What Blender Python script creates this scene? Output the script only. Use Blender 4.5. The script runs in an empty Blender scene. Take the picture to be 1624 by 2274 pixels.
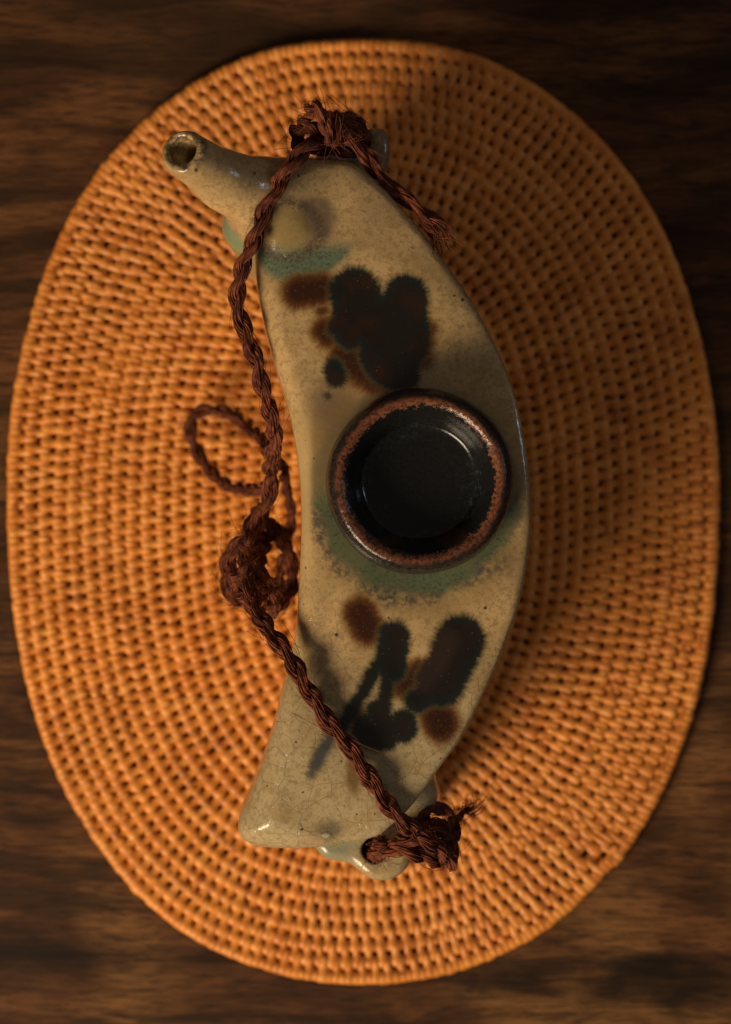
import bpy, math, random
import numpy as np
from mathutils import Vector

random.seed(7); rng = np.random.default_rng(7)
scene = bpy.context.scene
C = scene.collection
CM = 0.01                       # all modelling below is in centimetres, meshes are stored in metres

# ------------------------------------------------------------------ camera
CAM_H = 80.0; FV = 5626.0; UC, VC = 812.0, 1137.0
cam = bpy.data.cameras.new('camera'); cam_ob = bpy.data.objects.new('camera', cam); C.objects.link(cam_ob)
cam_ob.location = (0, 0, CAM_H*CM); cam_ob.rotation_euler = (0, 0, 0)
cam.sensor_fit = 'VERTICAL'; cam.sensor_height = 36.0; cam.sensor_width = 24.0
cam.lens = 36.0*FV/2274.0
cam.clip_start = 0.01; cam.clip_end = 20
cam.dof.use_dof = True; cam.dof.focus_distance = (CAM_H-11.0)*CM; cam.dof.aperture_fstop = 9.3
scene.camera = cam_ob

def W(u, v, z=11.0):
    "point of the place (cm) seen at picture position u, v when it stands z above the table"
    s = (CAM_H-z)/FV
    return np.array([(u-UC)*s, (VC-v)*s, z])

# ------------------------------------------------------------------ world and lamps
world = bpy.data.worlds.new('World'); scene.world = world; world.use_nodes = True
bg = world.node_tree.nodes['Background']
bg.inputs[0].default_value = (1.0, 0.80, 0.62, 1); bg.inputs[1].default_value = 0.10

def area_light(name, loc, target, size, size_y, power, color):
    l = bpy.data.lights.new(name, 'AREA'); l.shape = 'RECTANGLE'; l.size = size; l.size_y = size_y
    l.energy = power; l.color = color
    o = bpy.data.objects.new(name, l); C.objects.link(o); o.location = loc
    o.rotation_euler = (Vector(target)-Vector(loc)).to_track_quat('-Z', 'Y').to_euler()
    return o
area_light('window_light', (-0.84, -0.90, 0.79), (0, 0, 0.03), 0.56, 0.56, 24.5, (1.0, 0.79, 0.54))
area_light('far_window_light', (1.7, 0.35, 0.95), (0, 0, 0.08), 0.12, 0.20, 1.8, (0.62, 0.78, 1.0))
scene.view_settings.view_transform = 'Standard'; scene.view_settings.look = 'None'
scene.view_settings.gamma = 1; scene.view_settings.exposure = 0.0
scene.render.engine = 'CYCLES'

# ------------------------------------------------------------------ node helpers
class X:
    def __init__(s, nt, sock): s.nt, s.s = nt, sock
    def _m(s, op, *a, clamp=False):
        n = s.nt.nodes.new('ShaderNodeMath'); n.operation = op; n.use_clamp = clamp
        for i, v in enumerate((s,)+a):
            if isinstance(v, X): s.nt.links.new(v.s, n.inputs[i])
            else: n.inputs[i].default_value = v
        return X(s.nt, n.outputs[0])
    def __add__(s, o): return s._m('ADD', o)
    __radd__ = __add__
    def __mul__(s, o): return s._m('MULTIPLY', o)
    __rmul__ = __mul__
    def __sub__(s, o): return s._m('SUBTRACT', o)
    def __rsub__(s, o): return (s*-1)+o
    def __truediv__(s, o): return s._m('DIVIDE', o)
    def sqrt(s): return s._m('SQRT')
    def abs(s): return s._m('ABSOLUTE')
    def pow(s, e): return s._m('POWER', e)
    def min(s, o): return s._m('MINIMUM', o)
    def max(s, o): return s._m('MAXIMUM', o)
    def sstep(s, lo, hi, a=0.0, b=1.0):
        n = s.nt.nodes.new('ShaderNodeMapRange'); n.interpolation_type = 'SMOOTHSTEP'
        s.nt.links.new(s.s, n.inputs[0]); n.inputs[1].default_value = lo; n.inputs[2].default_value = hi
        n.inputs[3].default_value = a; n.inputs[4].default_value = b
        return X(s.nt, n.outputs[0])

class Mat:
    def __init__(s, name, rough=0.5, spec=0.5):
        s.m = bpy.data.materials.new(name); s.m.use_nodes = True; s.nt = s.m.node_tree
        s.b = s.nt.nodes['Principled BSDF']; s.b.inputs['Roughness'].default_value = rough
        s.b.inputs['Specular IOR Level'].default_value = spec
    def new(s, t): return s.nt.nodes.new(t)
    def link(s, a, b): s.nt.links.new(a.s if isinstance(a, X) else a, b)
    def pos(s, kind='obj'):
        "position in cm"
        if kind == 'obj': o = s.new('ShaderNodeTexCoord').outputs['Object']
        else: o = s.new('ShaderNodeNewGeometry').outputs['Position']
        return s.vm('SCALE', o, scale=100.0)
    def vm(s, op, a, b=None, scale=None, out=0):
        n = s.new('ShaderNodeVectorMath'); n.operation = op
        for i, v in enumerate((a, b)):
            if v is None: continue
            if isinstance(v, (tuple, list)): n.inputs[i].default_value = v
            else: s.nt.links.new(v, n.inputs[i])
        if scale is not None:
            if isinstance(scale, X): s.nt.links.new(scale.s, n.inputs['Scale'])
            else: n.inputs['Scale'].default_value = scale
        return n.outputs[out]
    def xyz(s, v):
        n = s.new('ShaderNodeSeparateXYZ'); s.nt.links.new(v, n.inputs[0])
        return [X(s.nt, n.outputs[i]) for i in range(3)]
    def noise(s, vec, scale, detail=3, rough=0.5, dist=0.0, color=False):
        n = s.new('ShaderNodeTexNoise'); s.nt.links.new(vec, n.inputs['Vector'])
        n.inputs['Scale'].default_value = scale; n.inputs['Detail'].default_value = detail
        n.inputs['Roughness'].default_value = rough; n.inputs['Distortion'].default_value = dist
        return n.outputs['Color'] if color else X(s.nt, n.outputs[0])
    def voronoi(s, vec, scale, feature='F1', rnd=1.0):
        n = s.new('ShaderNodeTexVoronoi'); n.feature = feature; s.nt.links.new(vec, n.inputs['Vector'])
        n.inputs['Scale'].default_value = scale; n.inputs['Randomness'].default_value = rnd
        return X(s.nt, n.outputs[0])
    def mix(s, f, a, b, mode='MIX'):
        n = s.new('ShaderNodeMix'); n.data_type = 'RGBA'; n.blend_type = mode
        if isinstance(f, X): s.link(f, n.inputs[0])
        else: n.inputs[0].default_value = f
        for v, i in ((a, 6), (b, 7)):
            if isinstance(v, tuple): n.inputs[i].default_value = (*v, 1)
            else: s.nt.links.new(v, n.inputs[i])
        return n.outputs[2]
    def bump(s, h, strength=0.3, dist=0.001, prev=None):
        n = s.new('ShaderNodeBump'); n.inputs['Strength'].default_value = strength
        n.inputs['Distance'].default_value = dist; s.link(h, n.inputs['Height'])
        if prev is not None: s.nt.links.new(prev, n.inputs['Normal'])
        s.nt.links.new(n.outputs[0], s.b.inputs['Normal']); return n.outputs[0]
    def color(s, c): s.link(c, s.b.inputs['Base Color'])
    def warp(s, v, scale, amp, detail=2):
        c = s.noise(v, scale, detail, color=True)
        c = s.vm('SUBTRACT', c, (0.5, 0.5, 0.5)); c = s.vm('SCALE', c, scale=amp)
        return s.vm('ADD', v, c)

# ------------------------------------------------------------------ materials
def make_wood():
    M = Mat('dark_wood', 0.6, 0.15); p = M.pos('geo')
    w = M.warp(p, 0.10, 2.6, 2)
    st = M.vm('MULTIPLY', w, (0.13, 1.0, 1.0))
    a = M.noise(st, 0.55, 5, 0.6, 0.6); b = M.noise(st, 3.0, 5, 0.65, 0.3)
    f = M.noise(M.vm('MULTIPLY', p, (0.5, 6.0, 1)), 2.2, 4, 0.6)
    big = M.noise(p, 0.16, 3, 0.5)
    st2 = M.vm('MULTIPLY', M.warp(p, 0.14, 1.5, 2), (0.05, 1.0, 1.0)); l = M.noise(st2, 0.95, 6, 0.62, 0.3)
    c = M.mix(a.sstep(0.34, 0.66), (0.024, 0.0105, 0.0045), (0.150, 0.060, 0.021))
    c = M.mix((big.sstep(0.42, 0.66)*M.xyz(p)[1].sstep(6.0, -12.0, 0.15, 0.8)), c, (0.250, 0.118, 0.040))
    c = M.mix(b.sstep(0.46, 0.60)*0.60, c, (0.045, 0.018, 0.008))
    c = M.mix(l.sstep(0.52, 0.60)*0.62, c, (0.018, 0.009, 0.005))
    c = M.mix(f.sstep(0.48, 0.62)*0.70, c, (0.016, 0.009, 0.005))
    x, y, z = M.xyz(M.warp(p, 0.45, 2.6, 4))
    k = W(1450, 2195, 0)
    d = (((x-float(k[0]))*0.34).pow(2.0)+(y-float(k[1])).pow(2.0)).sqrt()
    knot = d.sstep(0.30, 1.25, 0.85, 0)
    k = W(1130, 2175, 0)
    d = (((x-float(k[0]))*0.22).pow(2.0)+(y-float(k[1])).pow(2.0)).sqrt()
    knot = knot.max(d.sstep(0.15, 0.8, 0.75, 0))
    k = W(80, 2120, 0)
    d = (((x-float(k[0]))*0.22).pow(2.0)+(y-float(k[1])).pow(2.0)).sqrt()
    knot = knot.max(d.sstep(0.1, 0.9, 0.6, 0))
    c = M.mix(knot, c, (0.006, 0.004, 0.003))
    M.color(c); M.bump(b*0.6+f*0.5, 0.35, 0.0006)
    return M.m

def make_rattan(name, dark=False):
    M = Mat(name, 0.42, 0.4); p = M.pos('geo')
    n = M.noise(p, 1.3, 2); n2 = M.noise(p, 0.28, 2); fi = M.noise(p, 14.0, 2)
    if dark:
        c = M.mix(n.sstep(0.3, 0.7), (0.34, 0.105, 0.016), (0.50, 0.165, 0.028))
    else:
        c = M.mix(n.sstep(0.32, 0.68), (0.62, 0.195, 0.026), (0.80, 0.295, 0.047))
        c = M.mix(n2.sstep(0.40, 0.65)*0.55, c, (0.64, 0.225, 0.036))
        c = M.mix(M.noise(p, 2.6, 1).sstep(0.60, 0.72)*0.55, c, (0.82, 0.36, 0.085))
        c = M.mix(M.noise(p, 2.1, 1).sstep(0.33, 0.25)*0.3, c, (0.40, 0.12, 0.02))
        at = M.new('ShaderNodeAttribute'); at.attribute_name = 'tone'; t = X(M.nt, at.outputs['Fac'])
        c = M.mix(t.sstep(0.30, 0.0)*0.25, c, (0.42, 0.125, 0.018))
        c = M.mix(t.sstep(0.72, 1.0)*0.35, c, (0.86, 0.40, 0.10))
    M.color(c); M.bump(fi, 0.25, 0.0005)
    return M.m

def make_fibre():
    M = Mat('red_brown_fibre', 0.85, 0.15); p = M.pos('geo')
    n = M.noise(p, 5.0, 3); n2 = M.noise(p, 1.1, 2)
    c = M.mix(n.sstep(0.35, 0.65), (0.075, 0.020, 0.010), (0.235, 0.070, 0.032))
    c = M.mix(n2.sstep(0.35, 0.7)*0.55, c, (0.10, 0.034, 0.022))
    M.color(c); return M.m

# painted leaves on the glaze: capsules in picture positions at the height of the shoulder
BROWN = [((662,648),(712,643),38),((778,792),(815,815),48),((720,730),(730,748),29),((950,730),(942,800),20),((800,770),(835,830),46),
         ((800,1362),(814,1396),39),((974,1594),(980,1610),42),((797,1590),(806,1625),22),((900,1515),(935,1500),38),
         ((712,690),(722,688),12),((760,720),(765,750),34),((893,1535),(905,1540),20)]
DARK  = [((788,652),(798,682),59),((901,660),(905,765),51),((850,715),(872,800),64),((868,838),(905,836),30),
         ((740,822),(747,838),24),((756,728),(778,748),29),((727,878),(729,879),5),((838,790),(850,810),42),
         ((876,1414),(868,1480),37),((850,1462),(776,1588),16),((732,1640),(722,1660),15),((722,1655),(709,1680),13),((708,1688),(702,1700),13),((700,1700),(690,1722),8),
         ((860,1490),(852,1590),17),((822,1622),(850,1630),40),((842,1580),(845,1620),30),((896,1604),(898,1620),32),((772,1592),(762,1612),15),
         ((1024,1420),(980,1516),55),((975,1530),(925,1556),29)]
PURP  = [((990,1425),(940,1505),31)]

def make_glaze():
    M = Mat('celadon_cream_glaze', 0.28, 0.5); p = M.pos('obj')
    x0, y0, z0 = M.xyz(p)
    cx = M.new('ShaderNodeCombineXYZ'); M.link(x0, cx.inputs[0]); M.link(y0, cx.inputs[1]); p2 = cx.outputs[0]
    pw = M.warp(p2, 2.2, 0.22, 3)
    def dist(nm, feather):
        "distance to the nearest brush stroke (stored on the mesh), its edge bled outwards in fine rays"
        a = M.new('ShaderNodeAttribute'); a.attribute_name = nm+'_distance'
        k = M.new('ShaderNodeAttribute'); k.attribute_name = nm+'_ray'
        f = M.noise(k.outputs['Vector'], 6.5, 4, 0.65)
        return X(M.nt, a.outputs['Fac'])+(f-0.5)*feather+(M.noise(p2, 1.7, 3)-0.5)*0.20
    top = z0.sstep(9.0, 10.0)                      # brushwork is only on the shoulder
    n1 = M.noise(p, 0.55, 3); n2 = M.noise(p, 6.0, 4, 0.65); n3 = M.noise(p, 1.6, 3)
    base = M.mix(n1.sstep(0.35, 0.65), (0.40, 0.275, 0.125), (0.54, 0.365, 0.172))
    # cooler, greyer glaze over the lower horn
    base = M.mix(y0.sstep(-3.0, -6.5), base, (0.42, 0.33, 0.182))
    base = M.mix(n2.sstep(0.46, 0.64)*0.6, base, (0.25, 0.170, 0.078))
    base = M.mix(M.noise(p, 13.0, 3, 0.6).sstep(0.52, 0.70)*0.40, base, (0.20, 0.14, 0.07))
    base = M.mix(n3.sstep(0.50, 0.72)*0.5, base, (0.33, 0.215, 0.085))
    def circ(u, v, wx=1.0, wy=1.0, w=pw, zz=11.0):
        a = W(u, v, zz); xx, yy, _ = M.xyz(w)
        return (((xx-float(a[0]))*wx).pow(2.0)+((yy-float(a[1]))*wy).pow(2.0)).sqrt()
    pw2 = M.warp(M.warp(p2, 0.6, 0.7, 2), 1.6, 0.55, 5)
    # dark soft smudges to the upper left of the neck
    def smudge(c, u, v, r, col, k, wx=1, wy=1):
        return M.mix(circ(u, v, wx, wy, pw2).sstep(r*0.2, r, k, 0), c, col)
    base = smudge(base, 760, 960, 1.9, (0.17, 0.105, 0.045), 0.7, 1.3, 0.9)
    base = smudge(base, 740, 905, 1.0, (0.14, 0.09, 0.075), 0.55)
    # copper green pooled round the neck
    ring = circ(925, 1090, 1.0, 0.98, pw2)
    spk = M.noise(p, 11.0, 4, 0.7)
    xs, ys, _ = M.xyz(p2)
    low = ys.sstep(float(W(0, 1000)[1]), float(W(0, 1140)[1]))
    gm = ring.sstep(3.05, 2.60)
    halo = ring.sstep(2.5, 2.9)*ring.sstep(3.35, 2.95)*M.noise(p, 0.7, 2).sstep(0.42, 0.58)
    greenc = M.mix(spk.sstep(0.45, 0.7), (0.082, 0.112, 0.060), (0.034, 0.044, 0.033))
    greenc = M.mix(n3.sstep(0.45, 0.65)*0.6, greenc, (0.12, 0.12, 0.06))
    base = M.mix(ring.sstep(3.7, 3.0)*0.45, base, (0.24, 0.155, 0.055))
    base = M.mix(gm*low*0.95, base, greenc)
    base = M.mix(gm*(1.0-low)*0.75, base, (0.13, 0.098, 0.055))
    base = M.mix(halo*(n2.sstep(0.35, 0.62))*low*0.8, base, (0.050, 0.048, 0.050))
    edgeR = circ(925, 1000, 1.0, 1.0, pw2)
    # left rim: light on its rounding painted in as yellow, green kept off it
    base = M.mix(xs.sstep(float(W(700, 0)[0]), float(W(680, 0)[0]))*ring.sstep(4.2, 3.0)*0.85, base, (0.47, 0.33, 0.15))
    # green crescent below the spout root, ochre and purple inside
    d1 = circ(668, 520, 1.0, 1.0, pw2)
    below = ys.sstep(float(W(0, 520)[1]), float(W(0, 565)[1]))
    base = M.mix(d1.sstep(1.48, 1.18)*below*0.95, base, M.mix(spk.sstep(0.45, 0.68), (0.115, 0.170, 0.110), (0.040, 0.060, 0.045)))
    base = M.mix(circ(705, 485, 1.0, 1.0, pw2).sstep(0.75, 0.35)*0.7, base, (0.10, 0.070, 0.055))
    e = circ(640, 510, 0.85, 1.0, M.warp(p2, 0.9, 0.7, 4))
    base = M.mix(e.sstep(0.75, 0.30)*0.75, base, (0.27, 0.19, 0.07))
    base = M.mix(e.sstep(0.45, 0.70)*e.sstep(1.05, 0.75)*spk.sstep(0.30, 0.55)*0.8, base, (0.09, 0.065, 0.045))
    d2 = circ(520, 560, 1.0, 0.8, M.warp(p, 1.2, 0.5, 3), 9.0)
    side = z0.sstep(10.3, 9.6)
    base = M.mix(d2.sstep(1.5, 1.0)*side*0.85, base, (0.15, 0.22, 0.13))
    # brushed leaves
    db = dist('brown', 0.26); dd = dist('dark', 0.30)
    ap = M.new('ShaderNodeAttribute'); ap.attribute_name = 'purple_distance'; dp = X(M.nt, ap.outputs['Fac'])
    mb = db.sstep(0.12, -0.12)*top; md = dd.sstep(0.09, -0.10)*top
    rim = db.sstep(0.22, 0.0)*top
    base = M.mix(rim*0.5, base, (0.20, 0.10, 0.022))
    bc = M.mix(db.sstep(0.0, -0.30), (0.105, 0.038, 0.009), (0.034, 0.0105, 0.004))
    bc = M.mix(spk.sstep(0.58, 0.66)*0.5, bc, (0.15, 0.065, 0.015))
    base = M.mix(mb, base, bc)
    base = M.mix(dd.sstep(0.16, 0.0)*top*0.4, base, (0.11, 0.09, 0.03))
    dc = M.mix(dd.sstep(-0.02, -0.32), (0.0060, 0.0135, 0.0140), (0.0080, 0.0068, 0.0065))
    dc = M.mix(M.noise(p2, 0.75, 3).sstep(0.46, 0.62)*ys.sstep(-1.5, 1.5, 0.25, 0.9), dc, (0.0210, 0.0085, 0.0045))
    dc = M.mix(dp.sstep(0.15, -0.15)*0.95, dc, (0.024, 0.0145, 0.0125))
    tail = circ(712, 1680, 1.0, 1.0, p2).sstep(1.1, 0.6)
    dc = M.mix(tail, dc, (0.030, 0.042, 0.056)); base = M.mix(md*(tail*-0.12+0.985), base, dc)
    oc = circ(787, 1725, 1.6, 0.7, pw2)
    base = M.mix(oc.sstep(0.50, 0.15)*0.85, base, (0.15, 0.085, 0.02))
    t0 = W(404, 318, 12.9); dx = M.vm('SUBTRACT', M.warp(p, 2.0, 0.35, 4), tuple(float(q) for q in t0)); dt = X(M.nt, M.vm('LENGTH', dx, out=1))
    base = M.mix(dt.sstep(0.85, 0.55)*n2.sstep(0.35, 0.55)*0.8, base, (0.060, 0.042, 0.026))
    for (u, v_, zz, r_) in ((415, 379, 12.1, 0.075), (440, 386, 12.0, 0.045), (1028, 665, 11, 0.05), (1078, 1350, 11, 0.045), (748, 1410, 11, 0.05)):
        q_ = W(u, v_, zz); xx, yy, _z = M.xyz(p)
        dq = ((xx-float(q_[0])).pow(2.0)+(yy-float(q_[1])).pow(2.0)).sqrt()
        base = M.mix(dq.sstep(r_*1.3, r_*0.7)*0.9, base, (0.035, 0.028, 0.020))
    bump_glint = circ(724, 1856, 0.7, 1.2, p2, 10.8); base = M.mix(circ(735, 1846, 0.8, 1.0, pw2, 10.8).sstep(0.45, 0.10)*0.7, base, (0.08, 0.07, 0.05))
    base = M.mix(bump_glint.sstep(0.10, 0.05)*0.7, base, (0.46, 0.39, 0.27))  # glaze bump: its highlight painted in as a cream spot
    lw = z0.sstep(9.6, 9.0); base = M.mix(circ(735, 1885, 0.8, 1.0, pw2, 8.2).sstep(0.9, 0.4)*lw*0.7, base, (0.20, 0.235, 0.175))
    # iron specks
    v = M.voronoi(M.warp(p, 3, 0.2), 2.1); keep = M.noise(p, 0.9, 2)
    base = M.mix(v.sstep(0.10, 0.05)*keep.sstep(0.42, 0.52)*0.9, base, (0.05, 0.04, 0.03))
    v2 = M.voronoi(p, 6.0)
    base = M.mix(v2.sstep(0.16, 0.07)*keep.sstep(0.40, 0.6)*0.45, base, (0.16, 0.11, 0.06))
    # crazing, strongest on the lower horn
    pc = M.warp(p, 1.0, 0.45, 2)
    cr = M.voronoi(pc, 1.25, 'DISTANCE_TO_EDGE'); cr2 = M.voronoi(M.warp(p, 2.0, 0.5, 2), 2.7, 'DISTANCE_TO_EDGE')
    lowm = ys.sstep(-1.8, -5.0)
    line = cr.sstep(0.016, 0.003)*0.50
    line2 = cr2.sstep(0.020, 0.005)*0.32*M.noise(p, 0.8, 2).sstep(0.42, 0.6)
    lines = (line*(lowm*0.85+0.15)).max(line2*(lowm*0.8+0.2))*(1.0-md)*(1.0-mb)
    base = M.mix(lines, base, (0.12, 0.085, 0.05))
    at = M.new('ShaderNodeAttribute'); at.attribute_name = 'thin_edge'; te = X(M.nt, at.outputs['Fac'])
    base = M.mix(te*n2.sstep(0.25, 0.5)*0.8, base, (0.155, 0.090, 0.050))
    M.color(base)
    # surface relief: orange-peel, pin holes, slow throwing waves
    pit = v2.sstep(0.14, 0.05)*-0.4
    bl = M.voronoi(M.warp(p, 3, 0.3), 1.35).sstep(0.10, 0.05)*0.8
    b = M.bump(M.noise(p, 0.55, 1), 0.22, 0.004)
    b = M.bump(n2*0.30+M.noise(p, 16, 2)*0.10+pit+bump_glint.sstep(0.16, 0.04)*2.5+bl*0.6+lines*-0.7, 0.22, 0.0010, b)
    rr = n2.sstep(0.3, 0.7, 0.11, 0.22); M.link(rr, M.b.inputs['Roughness'])
    return M.m

def make_cap_glaze():
    M = Mat('black_tenmoku_glaze', 0.2, 0.35); p = M.pos('obj'); c0 = W(934, 1068, 12.5)
    q = M.vm('SUBTRACT', p, (float(c0[0]), float(c0[1]), 0)); x, y, z = M.xyz(q)
    r = (x*x+y*y).sqrt()
    n = M.noise(p, 3.0, 4, 0.65); n2 = M.noise(p, 12, 4, 0.6); n3 = M.noise(p, 1.0, 2)
    rj = r+(n-0.5)*0.42+(n2-0.5)*0.25
    rust = rj.sstep(1.99, 2.03)*rj.sstep(2.31, 2.20)*n.sstep(0.30, 0.45)*M.noise(p, 1.1, 3).sstep(0.25, 0.42, 0.35, 1.0)
    col = M.mix(n2.sstep(0.3, 0.7), (0.007, 0.008, 0.009), (0.013, 0.013, 0.013))
    blue = M.noise(p, 7, 5, 0.75).sstep(0.50, 0.66)*r.sstep(0.9, 1.5)*r.sstep(1.85, 1.65)*n3.sstep(0.42, 0.6)
    col = M.mix(blue*0.7, col, (0.042, 0.060, 0.062))
    out = r.sstep(2.2, 2.35)
    col = M.mix(out*n2.sstep(0.45, 0.6)*0.7, col, (0.045, 0.030, 0.022))
    col = M.mix(rust*0.95, col, M.mix(n2.sstep(0.35, 0.65), (0.085, 0.026, 0.012), (0.21, 0.080, 0.040)))
    # two rusty patches inside the well
    for (u, v, rr) in ((1010, 1195, 0.42), (870, 1200, 0.28)):
        a = W(u, v, 12.5)-c0
        d = ((x-float(a[0])).pow(2.0)*0.6+((y-float(a[1]))*1.5).pow(2.0)).sqrt()+(n-0.5)*0.8
        col = M.mix(d.sstep(rr, rr*0.7)*0.8, col, (0.050, 0.020, 0.013))
    M.color(col)
    M.link(n2.sstep(0.3, 0.7, 0.14, 0.24), M.b.inputs['Roughness'])
    edge = r.sstep(1.6, 1.95, 0.15, 1.0)
    b = M.bump(n*edge, 0.32, 0.0010); M.bump(n2*edge, 0.10, 0.0006, b)
    return M.m

def make_plain(name, col, rough=0.6):
    M = Mat(name, rough); p = M.pos('obj'); n = M.noise(p, 8, 3)
    M.color(M.mix(n, tuple(c*0.7 for c in col), col)); return M.m

WOOD = make_wood(); RATTAN = make_rattan('orange_rattan'); CORE = make_rattan('dark_rattan_core', True)
FIBRE = make_fibre(); GLAZE = make_glaze(); CAPG = make_cap_glaze()

# ------------------------------------------------------------------ object helpers
def tag(o, label=None, cat=None, group=None, kind=None):
    if label: o['label'] = label
    if cat: o['category'] = cat
    if group: o['group'] = group
    if kind: o['kind'] = kind
def thing(name, label, cat, loc=(0, 0, 0)):
    o = bpy.data.objects.new(name, None); C.objects.link(o); o.location = loc; o.empty_display_size = 0.02
    tag(o, label, cat); return o
def mesh_ob(name, verts, faces, mat, parent=None, smooth=True, cm=True):
    me = bpy.data.meshes.new(name); v = np.asarray(verts, dtype=np.float64)*(CM if cm else 1)
    me.from_pydata(v.tolist(), [], faces if isinstance(faces, list) else faces.tolist()); me.materials.append(mat)
    if smooth: me.polygons.foreach_set('use_smooth', [True]*len(me.polygons))
    me.update(); o = bpy.data.objects.new(name, me); C.objects.link(o); o.parent = parent
    return o
def spline(P, n, closed=False):
    "Catmull-Rom through P resampled to n points evenly by length"
    P = np.asarray(P, float); m = len(P); out = []
    if closed: idx = range(m); g = lambda i: P[i % m]
    else: idx = range(m-1); g = lambda i: P[min(max(i, 0), m-1)]
    for i in idx:
        a, b, c, d = g(i-1), g(i), g(i+1), g(i+2)
        for t in np.linspace(0, 1, 24, endpoint=False):
            out.append(0.5*((2*b)+(c-a)*t+(2*a-5*b+4*c-d)*t*t+(3*b-a-3*c+d)*t**3))
    out.append(P[0] if closed else P[-1]); out = np.array(out)
    L = np.r_[0, np.cumsum(np.linalg.norm(np.diff(out, axis=0), axis=1))]
    s = np.linspace(0, L[-1], n+1 if closed else n)
    r = np.stack([np.interp(s, L, out[:, k]) for k in range(out.shape[1])], 1)
    return (r[:-1] if closed else r), L[-1]

# ------------------------------------------------------------------ table
table = thing('table', 'dark brown wooden table with streaky grain under the oval rattan placemat', 'table', (0, 0, -0.03))
hw, hd, th, bv = 0.75, 0.55, 0.03, 0.004
ring = lambda x, y, z: [(-x, -y, z), (x, -y, z), (x, y, z), (-x, y, z)]
tv = ring(hw-bv, hd-bv, 0.03)+ring(hw, hd, 0.03-bv)+ring(hw, hd, 0.0)
tf = [[0, 1, 2, 3], [11, 10, 9, 8]]
for a in (0, 4):
    for i in range(4): tf.append([a+4+i, a+4+(i+1) % 4, a+(i+1) % 4, a+i])
mesh_ob('table_top', tv, tf, WOOD, table, smooth=False, cm=False)

# ------------------------------------------------------------------ rattan placemat
MZ = 0.36                       # height of the coil centres
placemat = thing('placemat', 'oval orange rattan placemat woven in coiled rows under the ceramic flask', 'placemat')
SM = (CAM_H-0.5)/FV
A0, B0 = 792*SM, 1053*SM; ROW = 33.0*SM; PIT = 30.0*SM; NE = 2.2
MC = W(806, 1133, 0.5)
NR = 23
def ring_curve(k):
    "dense closed curve of coil k"
    ins = (k+0.5)*ROW; a, b = A0-ins, B0-ins
    t = np.linspace(0, 2*np.pi, 2161)
    x = a*np.sign(np.cos(t))*np.abs(np.cos(t))**(2/NE); y = b*np.sign(np.sin(t))*np.abs(np.sin(t))**(2/NE)
    P = np.stack([x, y], 1)
    # the outermost coil ends at the lower right with a small step
    ang = np.degrees(np.arctan2(y/B0, x/A0)); f = np.clip((ang+47)/70, 0, 1)
    amp = 0.10*math.exp(-k/3.0)
    P *= (1+(amp/A0)*np.where(ang > -47, 1-f, 0)*np.where(ang < 23, 1, 0))[:, None]
    # hand-made unevenness shared by neighbouring coils
    P *= (1+0.0022*np.sin(3*t+0.6*k)+0.0014*np.sin(11*t+1.1*k))[:, None]
    L = np.r_[0, np.cumsum(np.linalg.norm(np.diff(P, axis=0), axis=1))]
    return P+MC[:2], L
def at_s(P, L, s):
    s = s % L[-1]; q = lambda s: np.stack([np.interp(s % L[-1], L, P[:, j]) for j in (0, 1)], 1)
    T = q(s+0.06)-q(s-0.06); T /= np.linalg.norm(T, axis=1)[:, None]+1e-9
    return q(s), T
# coil cores: one long rattan core, rings of it
cv, cf = [], []
for k in range(NR):
    n = max(40, 260-9*k)
    ins = (k+0.5)*ROW; a, b = A0-ins, B0-ins
    t = np.linspace(0, 2*np.pi, n, endpoint=False)
    P = np.stack([a*np.sign(np.cos(t))*np.abs(np.cos(t))**(2/NE), b*np.sign(np.sin(t))*np.abs(np.sin(t))**(2/NE)], 1)
    T = np.roll(P, -1, 0)-np.roll(P, 1, 0); T /= np.linalg.norm(T, axis=1)[:, None]
    N = np.stack([T[:, 1], -T[:, 0]], 1); base = len(cv); m = 8; P = P+MC[:2]
    for i in range(n):
        for j in range(m):
            an = 2*np.pi*j/m; r = 0.17
            cv.append((P[i, 0]+N[i, 0]*math.cos(an)*r*1.12, P[i, 1]+N[i, 1]*math.cos(an)*r*1.12, MZ-0.045+math.sin(an)*r*0.9))
    for i in range(n):
        for j in range(m):
            q = base+i*m; q2 = base+((i+1) % n)*m
            cf.append([q+j, q+(j+1) % m, q2+(j+1) % m, q2+j])
core = mesh_ob('coil_core', cv, cf, CORE, placemat)
# one stitch: a strip arched over the coil whose tail dives between the stitches of the next coil in
ST = [(-0.55, -0.20, 0.56, 0), (-0.46, 0.01, 0.68, 0), (-0.26, 0.125, 0.80, 0), (0.0, 0.145, 0.80, 0.0), (0.24, 0.110, 0.74, 0.02),
      (0.50, 0.085, 0.61, 0.05), (0.74, 0.115, 0.54, 0.07), (1.0, 0.145, 0.54, 0.08), (1.24, 0.105, 0.50, 0.08), (1.42, -0.08, 0.40, 0.08)]
SX = (-1.0, -0.45, 0.45, 1.0)
def stitch_verts(jit, short=False):
    V = []
    for r, z, w, sh in (ST[:6] if short else ST):
        if short and r > 0.4: z = -0.12
        for s in SX:
            V.append(((s*w/2*(1+jit[0])+sh+jit[2]*(r-0.2)*0.6)*PIT, -r*ROW, z*(1+jit[1])-(0.055 if abs(s) > 0.9 else 0.004)))
    return np.array(V)          # x along the coil, y outwards
def strip_faces(n):
    return np.array([[i*4+j, i*4+j+1, i*4+j+5, i*4+j+4][::-1] for i in range(n-1) for j in range(3)])
SF = strip_faces(len(ST)); SF_SHORT = strip_faces(6)
VAR = [stitch_verts((rng.normal(0, 0.05), rng.normal(0, 0.09), rng.normal(0, 0.07))) for _ in range(6)]
VSHORT = stitch_verts((0.0, -0.1, 0), True)
allst = []
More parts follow.
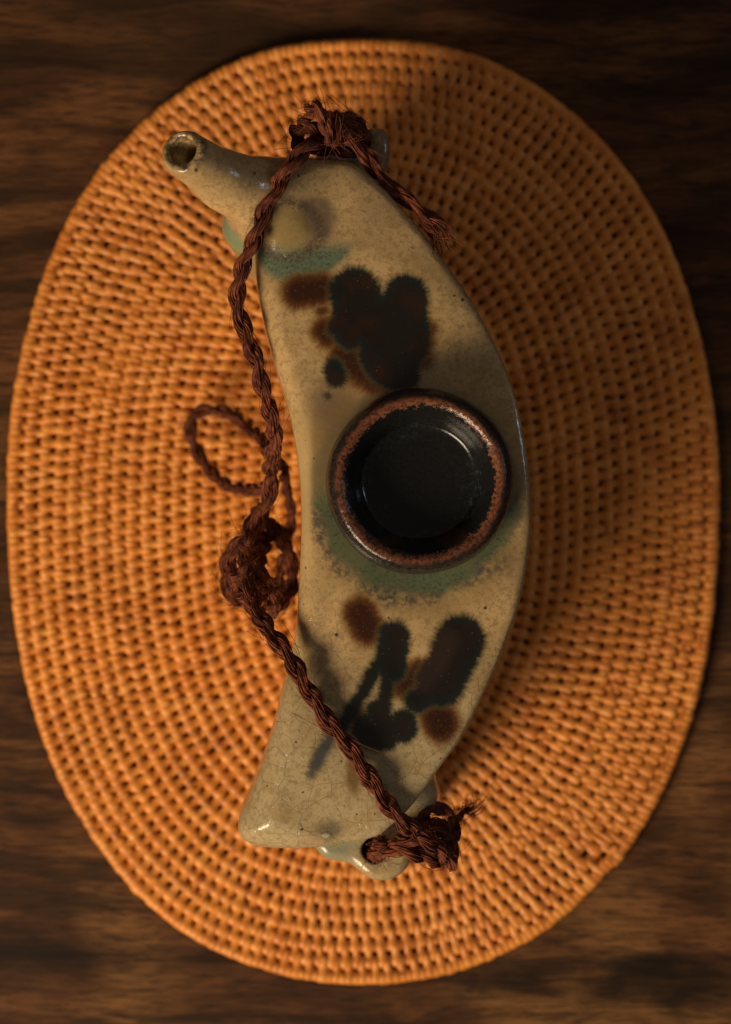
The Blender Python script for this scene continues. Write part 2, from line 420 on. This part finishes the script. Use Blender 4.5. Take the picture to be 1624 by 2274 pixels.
# every coil's stitches sit half way between those of the coil outside it; where the bend crowds them, one is left out
prev = None
for k in range(NR):
    P_, L_ = ring_curve(k); LL = L_[-1]
    if prev is None: s_ = np.arange(int(round(LL/PIT)))*LL/int(round(LL/PIT))
    else:
        Qp, Tp = prev; tgt = Qp+np.stack([-Tp[:, 1], Tp[:, 0]], 1)*ROW+Tp*0.08*PIT
        dd_ = ((tgt[:, None]-P_[None, ::2])**2).sum(2); s_ = np.sort(L_[::2][dd_.argmin(1)] % LL)
        s_ = np.sort(((s_+np.roll(s_, -1)+np.where(np.arange(len(s_)) == len(s_)-1, LL, 0))/2) % LL)
        while len(s_)*PIT > LL*1.06:
            gap = (np.roll(s_, -1)-s_) % LL; gs = gap+np.roll(gap, 1)
            i_ = int(np.argmin(gs+rng.normal(0, 0.03, len(gs)))); s_ = np.delete(s_, i_)
            for _ in range(40):
                m = len(s_); w_ = (np.arange(i_-14, i_+14)) % m
                lf = s_[(w_-1) % m]; rt = s_[(w_+1) % m]; mid = s_[w_]
                s_[w_] = (mid+0.5*((((rt-mid+LL/2) % LL)-LL/2)+(((lf-mid+LL/2) % LL)-LL/2))*0.5) % LL
            s_ = np.sort(s_)
    Q_, T_ = at_s(P_, L_, s_+rng.normal(0, 0.012, len(s_)))
    gap = (np.roll(s_, -1)-s_) % LL
    for q, t, g_ in zip(Q_, T_, (gap+np.roll(gap, 1))/2): allst.append((q[0], q[1], t[0], t[1], k, g_))
    if k == 0:
        Qh, Th = at_s(P_, L_, s_+PIT*0.5)
        for q, t in zip(Qh, Th): allst.append((q[0], q[1], t[0], t[1], -1, PIT))
    prev = (Q_, T_)
allst = np.array(allst)
# flask footprint in mat coordinates: stitches beneath it are not picked as single parts
FOOT = [(470,480),(600,330),(700,230),(860,330),(1000,560),(1150,800),(1190,1150),(1150,1400),(1000,1720),(1010,1930),(850,1970),(520,1890),(650,1400),(480,1330),(400,1100),(400,900),(600,900),(540,640)]
def inside(pt, poly):
    c = False; j = len(poly)-1
    for i in range(len(poly)):
        if (poly[i][1] > pt[1]) != (poly[j][1] > pt[1]) and pt[0] < (poly[j][0]-poly[i][0])*(pt[1]-poly[i][1])/(poly[j][1]-poly[i][1]+1e-9)+poly[i][0]: c = not c
        j = i
    return c
uv = np.stack([allst[:, 0]/SM+UC, VC-allst[:, 1]/SM], 1)
vis = np.array([not inside(p, FOOT) for p in uv])
order = np.argsort(np.hypot(allst[:, 0], allst[:, 1])+np.where(vis, 0, 1e3)+np.where(allst[:, 4] < 0, 2e3, 0))
single = set(order[:300].tolist())
smesh = []; TONE = [0.5, 0.15, 0.75, 0.4, 0.6, 0.95]
for V, tn in zip(VAR, TONE):
    me = bpy.data.meshes.new('stitch'); me.from_pydata((V*CM).tolist(), [], SF.tolist()); me.materials.append(RATTAN)
    me.polygons.foreach_set('use_smooth', [True]*len(me.polygons)); me.update(); me.attributes.new('tone', 'FLOAT', 'POINT').data.foreach_set('value', np.full(len(V), tn, np.float32)); smesh.append(me)
bv_, bf_, bt_ = [], [], []; nb = 0
for i, (x, y, tx, ty, k, pl) in enumerate(allst):
    vi = rng.integers(0, 6); jr = rng.normal(0, 0.035); sc = 1+rng.normal(0, 0.04); dz = rng.normal(0, 0.010)
    rj = rng.normal(0, 0.007); x += -ty*rj; y += tx*rj; tone = rng.random()
    an = math.atan2(ty, tx)+jr+math.pi      # +y of the stitch points outwards
    c, s = math.cos(an), math.sin(an)
    lx = min(1.15, pl/PIT)*sc
    if i in single:
        o = bpy.data.objects.new('stitch', smesh[vi]); C.objects.link(o); o.parent = placemat
        o.location = (x*CM, y*CM, (MZ+dz)*CM); o.rotation_euler = (0, 0, an); o.scale = (lx, sc, 1)
    else:
        V = (VSHORT if k < 0 else VAR[vi])*np.array([lx, sc, 1]); R = np.stack([x+V[:, 0]*c-V[:, 1]*s, y+V[:, 0]*s+V[:, 1]*c, MZ+dz+V[:, 2]], 1)
        bv_.append(R); bt_.append(np.full(len(R), tone, np.float32)); bf_.append((SF_SHORT if k < 0 else SF)+nb); nb += len(R)
weave = mesh_ob('woven_stitches', np.concatenate(bv_), np.concatenate(bf_), RATTAN, placemat); tag(weave, kind='stuff'); weave.data.attributes.new('tone', 'FLOAT', 'POINT').data.foreach_set('value', np.concatenate(bt_))
print('stitches', len(allst))

# ------------------------------------------------------------------ ceramic flask: one distance field, cut into its parts
H = 11.0; ZB = 0.52
OUT = [(700,350),(745,342),(788,350),(835,388),(885,440),(945,512),(1003,590),(1062,680),(1105,762),(1143,850),(1166,940),
       (1182,1040),(1187,1150),(1178,1250),(1160,1340),(1133,1420),(1110,1482),(1080,1545),(1035,1635),(985,1705),(945,1762),(905,1812),
       (872,1842),(834,1868),(752,1887),(650,1898),(575,1898),(533,1881),(519,1840),(548,1770),(577,1695),(603,1610),(622,1530),
       (640,1468),(652,1390),(658,1300),(662,1200),(662,1100),(652,1000),(632,900),(602,800),(577,705),(562,620),(560,560),(575,500),(610,430),(655,375)]
poly, _ = spline([W(u, v)[:2] for u, v in OUT], 320, True)
h = 0.08
lo = np.array([-6.0, -10.6, 0.2]); hi = np.array([5.2, 10.8, 13.6])
nx, ny, nz = [int((hi[i]-lo[i])/h)+1 for i in range(3)]
gx = lo[0]+h*np.arange(nx); gy = lo[1]+h*np.arange(ny); gz = lo[2]+h*np.arange(nz)
PX, PY = np.meshgrid(gx, gy, indexing='ij')
d2 = np.full(PX.shape, 1e9); ins = np.zeros(PX.shape, bool)
for i in range(len(poly)):
    a, b = poly[i], poly[(i+1) % len(poly)]; e = b-a
    wx, wy = PX-a[0], PY-a[1]; t = np.clip((wx*e[0]+wy*e[1])/(e@e), 0, 1)
    d2 = np.minimum(d2, (wx-e[0]*t)**2+(wy-e[1]*t)**2)
    cnd = (a[1] > PY) != (b[1] > PY)
    with np.errstate(divide='ignore', invalid='ignore'):
        xi = (b[0]-a[0])*(PY-a[1])/(b[1]-a[1])+a[0]
    ins ^= cnd & (PX < xi)
S2 = np.sqrt(d2)*np.where(ins, -1, 1)
# rounded shoulder: soft along the hollow side, crisper along the bulging back
U = PX*FV/(CAM_H-H)+UC; V_ = VC-PY*FV/(CAM_H-H)
midx = np.interp(V_, [350, 800, 1150, 1500, 1850], [700, 850, 925, 880, 720])
side = np.clip((U-midx)/180, -1, 1)
RR = np.where(side < 0, 0.30-0.28*side, 0.30-0.10*side)
RR += 0.15*np.exp(-((U-600)**2+(V_-1800)**2)/160**2)+0.50*np.exp(-((U-560)**2+(V_-1855)**2)/85**2)
TOP = H-0.12-0.35*np.clip((PY-4)/6, 0, 1)**2-0.25*np.clip((-PY-5)/5, 0, 1)**2
TOP += 0.16*(1-np.exp(np.minimum(S2, 0)/0.9))
TOP += 0.035*np.sin(PX*1.9+PY*0.7)*np.sin(PY*1.3+0.4)
TOP -= 0.22*np.exp(-((U-695)**2+(V_-1450)**2)/70**2)+0.12*np.exp(-((U-1010)**2+(V_-850)**2)/90**2)
TOP -= 0.16*np.exp(-((U-715)**2+(V_-460)**2)/60**2); TOP += 0.16*np.exp(-(((U-640)**2+(V_-512)**2)/52**2)**2)
def v3(a): return a.astype(np.float32)
Z = gz[None, None, :]; F = np.empty((nx, ny, nz), np.float32); LAB = np.zeros((nx, ny, nz), np.int8)
def smin(a, b, k):
    hh = np.clip(0.5+0.5*(b-a)/k, 0, 1); return b*(1-hh)+a*hh-k*hh*(1-hh)
def capsule(A, B, ra, rb, X3, Y3, Z3):
    A, B = np.array(A, float), np.array(B, float); e = B-A
    wx, wy, wz = X3-A[0], Y3-A[1], Z3-A[2]
    t = np.clip((wx*e[0]+wy*e[1]+wz*e[2])/(e@e), 0, 1)
    return np.sqrt((wx-e[0]*t)**2+(wy-e[1]*t)**2+(wz-e[2]*t)**2)-(ra+(rb-ra)*t)
TIP = W(414, 344, 12.4); ROOT = W(632, 455, 9.7); MID = W(502, 402, 11.2)
BULGE0 = W(560, 500, 9.2); NECK = W(930, 1080, 11.0)
LUG1 = W(848, 1884, 7.5); LUG2 = W(790, 335, 8.6)
for kz in range(nz):
    z = gz[kz]
    taper = np.maximum(0, (z-5.5)/5.5)*0.04
    sd = S2+taper-0.03*math.sin(z*1.1)
    if z > 6: w0, w1 = sd+RR, (z-TOP)+RR; r = RR
    else: r = 0.4; w0, w1 = sd+r, (ZB-z)+r
    f = np.minimum(np.maximum(w0, w1), 0)+np.sqrt(np.maximum(w0, 0)**2+np.maximum(w1, 0)**2)-r
    lab = np.zeros(PX.shape, np.int8)
    # the wall swells out under the spout
    b = capsule((BULGE0[0]+0.25, BULGE0[1], 1.4), (BULGE0[0], BULGE0[1], 9.0), 0.95, 0.85, PX, PY, z)
    f = smin(f, b, 0.6)
    b = capsule(tuple(W(925, 1765, 1.0)), tuple(W(915, 1758, 8.6)), 0.75, 0.75, PX, PY, z); f = smin(f, b, 0.4)
    # spout
    s = smin(capsule(ROOT, MID, 1.36, 0.76, PX, PY, z), capsule(MID, TIP, 0.76, 0.64, PX, PY, z), 0.35)
    n_ = (TIP-MID)/np.linalg.norm(TIP-MID); cut = np.array([-0.30, 0.22, 0.93]); cut /= np.linalg.norm(cut)
    pl = (PX-TIP[0])*cut[0]+(PY-TIP[1])*cut[1]+(z-TIP[2])*cut[2]-0.30
    s = np.where(s > 0.6, s, np.maximum(s, pl))
    lab[s < f] = 1; f = smin(f, s, 0.75)
    # neck under the cap
    nk = np.maximum(np.hypot(PX-NECK[0], PY-NECK[1])-1.75, np.abs(z-11.0)-0.22)
    lab[(nk < f) & (z > 10.4)] = 2; f = smin(f, nk, 0.35)
    # two lugs, pierced from top to bottom
    for LG, tgt, code in ((LUG1, (770, 1800), 3), (LUG2, (770, 400), 4)):
        q = W(*tgt, LG[2]); zz = (z-LG[2])
        base = capsule((LG[0], LG[1], 0), (q[0], q[1], 0), 0.88 if code == 3 else 0.98, 1.0, PX, PY, 0*PX)
        if code == 3: base = smin(base, np.hypot(PX-W(742, 1862, 7.5)[0], PY-W(742, 1862, 7.5)[1])-0.55, 0.5)
        dz_ = np.abs(zz+0.35)-0.9
        lg = np.minimum(np.maximum(base+0.3, dz_+0.3), 0)+np.sqrt(np.maximum(base+0.3, 0)**2+np.maximum(dz_+0.3, 0)**2)-0.3
        lab[lg < f-0.05] = code; f = smin(f, lg, 0.35)
        hx, hy = LG[0]-(0.20 if code == 3 else 0), LG[1]-(-0.02 if code == 3 else -0.15)
        hole = np.hypot(PX-hx, PY-hy)-(0.37 if code == 3 else 0.42)
        f = np.where((zz > -1.1) & (zz < 1.1), np.maximum(f, -np.where((zz > -1.0) & (zz < 1.0), hole, 1)), f)
    # bore of the spout
    bore = smin(capsule(TIP+cut*1.0+np.array([-0.10, 0.08, 0]), TIP+cut*0.16+np.array([-0.02, 0.03, 0]), 0.50, 0.38, PX, PY, z), capsule(TIP+np.array([0.17, 0.03, 0.05]), W(464, 382, 11.35), 0.29, 0.27, PX, PY, z), 0.08)
    lab[(-bore > f-0.02) & (bore < 0.1)] = 1
    f = np.maximum(f, -bore)
    F[:, :, kz] = f; LAB[:, :, kz] = lab

def surface_nets(F, lo, h, LAB):
    S = F < 0; nx, ny, nz = F.shape
    acc = np.zeros((nx-1, ny-1, nz-1, 3), np.float32); cnt = np.zeros((nx-1, ny-1, nz-1), np.int8)
    sl = lambda d, n: slice(d, n-1+d)
    for ax in range(3):
        o = [(0, 0), (0, 1), (1, 0), (1, 1)]
        for (p, q) in o:
            d0 = [0, 0, 0]; oth = [i for i in range(3) if i != ax]; d0[oth[0]] = p; d0[oth[1]] = q
            d1 = list(d0); d1[ax] = 1
            A = F[sl(d0[0], nx), sl(d0[1], ny), sl(d0[2], nz)]; B = F[sl(d1[0], nx), sl(d1[1], ny), sl(d1[2], nz)]
            m = (A < 0) != (B < 0); i = np.nonzero(m); t = A[i]/(A[i]-B[i])
            for c in range(3):
                acc[i+(np.full(len(t), c),)] += t if c == ax else d0[c]
            cnt[i] += 1
    act = np.nonzero(cnt); idx = np.full(cnt.shape, -1, np.int32); idx[act] = np.arange(len(act[0]))
    P = acc[act]/cnt[act][:, None]; P = (P+np.stack(act, 1))*h+lo
    faces = []
    for ax in range(3):
        a, b = [(1, 2), (2, 0), (0, 1)][ax]
        s0 = [slice(1, -1)]*3; s0[ax] = slice(0, -1); s1 = list(s0); s1[ax] = slice(1, None)
        A = S[tuple(s0)]; B = S[tuple(s1)]; i = np.nonzero(A != B)
        g = [i[0]+(1 if ax != 0 else 0), i[1]+(1 if ax != 1 else 0), i[2]+(1 if ax != 2 else 0)]
        def at(da, db):
            k = [g[0].copy(), g[1].copy(), g[2].copy()]; k[a] = k[a]-da; k[b] = k[b]-db
            return idx[k[0], k[1], k[2]]
        q = np.stack([at(1, 1), at(0, 1), at(0, 0), at(1, 0)], 1)
        fl = A[i] == False; q[fl] = q[fl][:, ::-1]
        faces.append(q)
    return P, np.concatenate(faces), LAB[act]
P, Q, VL = surface_nets(F, lo, h, LAB)
Q = Q[(Q >= 0).all(1)]
# relax a little so no grid steps show
nbr = np.concatenate([Q[:, [0, 1]], Q[:, [1, 2]], Q[:, [2, 3]], Q[:, [3, 0]]]); deg = np.bincount(nbr[:, 0], minlength=len(P))+np.bincount(nbr[:, 1], minlength=len(P))
for it in range(6):
    acc = np.zeros_like(P)
    for c in range(3):
        acc[:, c] = np.bincount(nbr[:, 0], P[nbr[:, 1], c], len(P))+np.bincount(nbr[:, 1], P[nbr[:, 0], c], len(P))
    lap = acc/np.maximum(deg, 1)[:, None]-P
    P = P+lap*(0.5 if it % 2 == 0 else -0.45)
fn = np.cross(P[Q[:, 2]]-P[Q[:, 0]], P[Q[:, 3]]-P[Q[:, 1]])
VN = np.zeros_like(P)
for j in range(4):
    for c in range(3): VN[:, c] += np.bincount(Q[:, j], fn[:, c], len(P))
VN /= np.linalg.norm(VN, axis=1)[:, None]+1e-9
print('flask verts', len(P), 'quads', len(Q))

flask = thing('ceramic_flask', 'crescent-shaped glazed ceramic flask with dark leaf brushwork, spout and round black cap', 'flask', (0, 0, 0))
FL = VL[Q]; flab = np.max(FL, axis=1)
names = {0: 'body', 1: 'spout', 2: 'neck', 3: 'lug', 4: 'lug'}
for code in range(5):
    m = flab == code
    if not m.any(): continue
    used, inv = np.unique(Q[m].ravel(), return_inverse=True); fq = inv.reshape(-1, 4)
    o = mesh_ob(names[code], P[used], fq, GLAZE, flask)
    px, py = (P[used, 0]-lo[0])/h, (P[used, 1]-lo[1])/h; ix, iy = np.clip(px.astype(int), 0, nx-2), np.clip(py.astype(int), 0, ny-2); fx, fy = px-ix, py-iy
    bl2 = lambda A: A[ix, iy]*(1-fx)*(1-fy)+A[ix+1, iy]*fx*(1-fy)+A[ix, iy+1]*(1-fx)*fy+A[ix+1, iy+1]*fx*fy
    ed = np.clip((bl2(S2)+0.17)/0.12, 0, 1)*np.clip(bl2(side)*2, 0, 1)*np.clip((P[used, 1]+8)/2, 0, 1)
    for nm, items in (('brown', BROWN), ('dark', DARK), ('purple', PURP)):
        best = np.full(len(used), 1e9); key = np.zeros((len(used), 3))
        for A_, B_, rad in items:
            A_, B_ = W(*A_)[:2], W(*B_)[:2]; BA = B_-A_; q = P[used, :2]-A_
            hh = np.clip((q@BA)/(BA@BA), 0, 1); q = q-hh[:, None]*BA; ln = np.linalg.norm(q, axis=1); dd_ = ln-rad*0.01226
            kk = q/(ln[:, None]+1e-6)*0.9+hh[:, None]*BA+A_*3.1+q*0.35; m_ = dd_ < best
            best = np.where(m_, dd_, best); key[m_, :2] = kk[m_]
        o.data.attributes.new(nm+'_distance', 'FLOAT', 'POINT').data.foreach_set('value', best.astype(np.float32))
        if nm != 'purple': o.data.attributes.new(nm+'_ray', 'FLOAT_VECTOR', 'POINT').data.foreach_set('vector', key.astype(np.float32).ravel())
    o.data.attributes.new('thin_edge', 'FLOAT', 'POINT').data.foreach_set('value', ed.astype(np.float32))
    o.data.normals_split_custom_set_from_vertices(VN[used].tolist())

# cap: a turned shape with a deep dished top, slightly uneven
CC = W(934, 1068, 12.5)
prof = [(0.0, 11.34), (0.7, 11.34), (1.3, 11.36), (1.52, 11.40), (1.62, 11.52), (1.70, 11.76), (1.78, 12.02), (1.87, 12.22), (1.95, 12.35), (2.04, 12.44), (2.12, 12.485), (2.19, 12.495), (2.27, 12.465),
        (2.36, 12.36), (2.44, 12.20), (2.49, 12.00), (2.52, 11.75), (2.52, 11.45), (2.44, 11.26), (2.30, 11.24), (1.9, 11.24), (1.7, 11.24)]
pr, _ = spline(prof, 72)
n = 160; cvv = []; cff = []
for i, (r, z) in enumerate(pr):
    for j in range(n):
        a = 2*math.pi*j/n
        wob = 1+0.006*math.sin(2*a+0.5)+0.004*math.sin(5*a+z)
        cvv.append((CC[0]+r*wob*math.cos(a), CC[1]+r*wob*math.sin(a), z+0.015*math.sin(3*a)*(r > 1)))
for i in range(len(pr)-1):
    for j in range(n): q = i*n+j; q1 = i*n+(j+1) % n; cff.append([q, q+n, q1+n, q1])
cap = mesh_ob('cap', cvv, cff, CAPG, flask)

# ------------------------------------------------------------------ cord
cord = thing('cord', 'reddish brown twisted fibre cord knotted through the lugs of the crescent flask', 'cord')
def frames(P):
    T = np.gradient(P, axis=0); T /= np.linalg.norm(T, axis=1)[:, None]+1e-9
    N = np.zeros_like(P); n0 = np.cross(T[0], [0, 0, 1.0])
    if np.linalg.norm(n0) < 1e-3: n0 = np.array([1.0, 0, 0])
    N[0] = n0/np.linalg.norm(n0)
    for i in range(1, len(P)):
        v = N[i-1]-T[i]*(N[i-1]@T[i]); N[i] = v/(np.linalg.norm(v)+1e-9)
    return T, N, np.cross(T, N)
def tube(path, rad, m=4):
    T, N, B = frames(path); n = len(path); rad = np.broadcast_to(rad, n)
    a = 2*np.pi*np.arange(m)/m
    V = path[:, None]+rad[:, None, None]*(N[:, None]*np.cos(a)[None, :, None]+B[:, None]*np.sin(a)[None, :, None])
    i = np.arange(n-1)[:, None]*m; j = np.arange(m)[None]; j2 = (j+1) % m
    F_ = np.stack([i+j, i+j2, i+m+j2, i+m+j], 2).reshape(-1, 4)
    return V.reshape(-1, 3), F_
class Acc:
    def __init__(s): s.v, s.f, s.n = [], [], 0
    def add(s, V, F_): s.v.append(V); s.f.append(F_+s.n); s.n += len(V)
    def build(s, name, parent): return mesh_ob(name, np.concatenate(s.v), np.concatenate(s.f), FIBRE, parent)
def rope(acc, pts, R=0.22, ply=2, pitch=1.9, fib=25, phase=0.0, fray=0.0, hairs=1.3, ends=True, squash=1.0):
    "twisted cord: every ply is a core with fibres wound round it"
    P, L = spline(pts, 10); n = max(12, int(L/0.075)); P, L = spline(pts, n); ww = np.linspace(0, L, n); P = P+np.stack([0.035*np.sin(ww*2.3+phase), 0.035*np.sin(ww*1.7+1+phase), 0.02*np.sin(ww*3.1)], 1)
    T, N, B = frames(P); s = np.linspace(0, L, n); env = np.ones(n)
    if ends: env = np.clip(np.minimum(s, L-s)/0.12+0.45, 0, 1)
    off = R*0.54; pr_ = R*0.60
    for k in range(ply):
        a = 2*np.pi*(s/pitch+k/ply)+phase+0.35*np.sin(s*1.3+k)
        Ck = P+(N*np.cos(a)[:, None]+B*np.sin(a)[:, None])*(off*env)[:, None]
        if fray > 0:
            fr = np.clip((s-(L-fray))/fray, 0, 1)
        else: fr = np.zeros(n)
        V, F_ = tube(Ck, pr_*0.74*env*(1-0.9*fr), 7); acc.add(V, F_)
        T2, N2, B2 = frames(Ck)
        for q in range(fib):
            ph = 2*np.pi*q/fib+rng.normal(0, 0.15); tw = 1.0/pitch*1.6
            b = -2*np.pi*s*tw*0.5+ph+0.35*np.sin(s*rng.uniform(1.2,3.0)+q)
            rr = pr_*(0.82+0.20*np.sin(s*rng.uniform(1.5, 5)+q*1.7)+rng.normal(0, 0.04))
            sp = fr**1.5*rng.uniform(0.1, 0.55)
            path = Ck+(N2*np.cos(b)[:, None]+B2*np.sin(b)[:, None])*(rr*env+sp)[:, None]
            cut = n if fray == 0 else int(n-rng.uniform(0, 0.35)*fray/L*n)
            V, F_ = tube(path[:cut], rng.uniform(0.012, 0.026)*R/0.22*(0.7+0.3*env[:cut])*(1-0.5*fr[:cut]), 4); acc.add(V, F_)
    nh = int(L*hairs*4)
    for _ in range(nh):
        i = rng.integers(2, n-3); a = rng.uniform(0, 2*np.pi)
        d0 = N[i]*math.cos(a)+B[i]*math.sin(a); d1 = T[i]*rng.choice([-1, 1])
        l = rng.uniform(0.2, 0.9); t = np.linspace(0, 1, 8)[:, None]
        curl = rng.normal(0, 0.25, 3)
        path = P[i]+d0*R*0.95+(d1*l*t+d0*(l*0.45*t-0.30*t**2*l)+curl*t**2*l*0.7)
        V, F_ = tube(path, 0.007, 3); acc.add(V, F_)
def wpath(L_): return [W(u, v, z) for u, v, z in L_]

# strap from the top knot down the hollow side
a = Acc()
rope(a, wpath([(700,318,10.9),(655,355,11.25),(622,400,11.35),(592,460,11.3),(568,520,11.35),(545,575,11.2),(532,630,11.0),(531,685,10.9),(545,740,10.8),(565,795,10.7),(582,850,10.5),(597,905,10.1),(606,955,9.6),(607,1000,8.9),(600,1050,8.2)]), R=0.215, pitch=1.65)
rope(a, wpath([(600,1050,8.2),(598,1095,7.9),(585,1135,7.8),(568,1175,7.9),(556,1215,8.2)]), R=0.21, pitch=1.8, phase=1.0)
rope(a, wpath([(548,1290,9.0),(566,1345,9.8),(592,1385,10.4),(618,1425,11.0),(648,1475,11.25),(686,1535,11.3),(730,1600,11.3),(776,1660,11.3),(816,1718,11.3),(846,1768,11.25),(878,1812,11.05),(915,1842,10.7)]), R=0.225, pitch=1.8, hairs=2.0)
a.build('strap', cord)
# loose loop hanging towards the mat
a = Acc()
rope(a, wpath([(608,1075,6.5),(575,1085,4.5),(520,1085,2.6),(475,1052,1.8),(440,1010,1.5),(424,960,1.5),(436,922,1.6),(480,912,1.8),(530,930,2.4),(575,968,3.8),(603,1010,6.2)]), R=0.18, pitch=1.5, hairs=2.5)
rope(a, wpath([(606,1000,7.5),(625,1040,5.0),(640,1090,3.6),(645,1140,3.0),(640,1200,3.0)]), R=0.15, pitch=1.5, phase=2)
a.build('loop', cord)
# middle knot
def knot(name, spec):
    a = Acc()
    for pts, R, ph in spec: rope(a, wpath(pts), R=R, pitch=1.5, phase=ph, hairs=3.5, fib=20)
    return a.build(name, cord)
knot('knot', [
    ([(575,1130,7.4),(560,1180,7.6),(530,1205,7.4),(512,1235,7.0),(512,1285,6.8),(530,1325,6.8),(562,1345,7.0)], 0.20, 0),
    ([(590,1160,6.4),(625,1195,5.6),(645,1235,5.0),(648,1290,4.8),(632,1335,5.2),(600,1360,5.8)], 0.21, 1),
    ([(540,1200,7.6),(560,1235,8.2),(548,1270,8.8),(520,1290,8.2),(530,1310,7.6)], 0.20, 2),
    ([(575,1210,6.8),(560,1250,8.4),(585,1290,8.6),(608,1330,7.2),(600,1365,6.0)], 0.19, 3),
    ([(640,1185,4.6),(600,1195,5.4),(570,1200,6.6),(545,1230,7.4),(536,1262,7.8)], 0.19, 0.5),
    ([(525,1300,7.0),(550,1325,8.4),(585,1320,8.6),(600,1290,7.2)], 0.19, 1.5),
    ([(585,1120,6.4),(575,1170,6.0),(590,1215,6.4),(575,1250,7.0)], 0.18, 2.5),
    ([(515,1260,6.4),(545,1300,7.6),(560,1345,7.8),(590,1360,7.4)], 0.19, 0.2),
    ([(550,1240,8.2),(580,1262,8.4),(572,1300,8.8),(548,1300,8.6)], 0.19, 2.0),
    ([(505,1225,6.4),(500,1270,6.2),(512,1315,6.4),(535,1342,6.8)], 0.18, 1.2),
    ([(560,1150,7.2),(548,1190,7.8),(566,1225,8.2)], 0.17, 0.7),
    ([(630,1230,4.4),(622,1280,4.2),(628,1330,4.6)], 0.17, 1.5)])
# top knot, with the tail that runs down the back of the shoulder
knot('knot', [
    ([(665,330,9.8),(655,300,10.0),(672,280,10.6),(700,285,10.8),(715,310,10.6)], 0.21, 0),
    ([(682,262,10.6),(690,240,11.2),(708,240,11.6),(722,262,11.5),(732,295,11.2),(738,320,10.6)], 0.18, 1),
    ([(690,300,10.2),(735,290,10.5),(775,280,10.2),(800,290,9.8),(800,315,9.5)], 0.22, 2),
    ([(735,262,10.4),(765,268,10.2),(795,275,9.8),(808,300,9.6),(780,330,9.6)], 0.20, 0.4),
    ([(655,315,9.4),(700,325,9.6),(750,330,9.8),(790,335,9.6)], 0.21, 3),
    ([(725,262,10.6),(745,255,10.8),(752,285,11.0),(745,310,10.8)], 0.16, 3),
    ([(770,300,10.5),(745,310,10.8),(700,312,10.7)], 0.18, 0.7)])
a = Acc()
rope(a, wpath([(770,305,10.5),(800,335,10.5),(835,375,10.3),(872,412,10.3),(910,448,10.4),(945,485,10.5),(975,520,10.6),(1003,553,10.7)]), R=0.20, pitch=2.3, fray=1.4, phase=0.6, hairs=1.0, ends=False)
a.build('frayed_tail', cord)
# lower knot through the lug
knot('knot', [
    ([(845,1890,8.6),(862,1886,9.6),(905,1886,10.0),(945,1900,9.6),(985,1915,9.0)], 0.22, 0),
    ([(875,1885,9.6),(850,1887,9.3),(838,1894,8.2),(832,1892,7.4),(832,1886,6.4)], 0.22, 0),
    ([(846,1872,8.6),(838,1880,7.6),(828,1896,6.8),(832,1886,5.8)], 0.2, 0),
    ([(880,1868,9.4),(915,1858,10.4),(955,1870,10.2),(985,1895,9.6),(998,1925,9.0)], 0.22, 1),
    ([(915,1842,10.7),(945,1856,10.2),(975,1880,9.6),(1000,1905,9.0)], 0.20, 2),
    ([(935,1835,9.4),(950,1800,9.0),(975,1792,8.6),(1003,1812,8.2),(1004,1850,8.4),(985,1880,8.8)], 0.17, 2),
    ([(890,1815,8.6),(935,1840,9.0),(965,1850,9.6),(1000,1850,9.0)], 0.20, 0.3),
    ([(1003,1820,8.4),(1006,1870,8.8),(1000,1915,8.8)], 0.19, 1.3),
    ([(955,1835,9.4),(985,1835,9.2),(1000,1880,9.2),(975,1910,9.2)], 0.20, 2.3)])
a = Acc()
rope(a, wpath([(985,1850,8.4),(1008,1825,7.8),(1030,1805,7.2),(1050,1788,6.6),(1066,1772,6.2)]), R=0.11, pitch=2.0, fray=1.2, ends=False, hairs=1.5)
a.build('frayed_tail', cord)
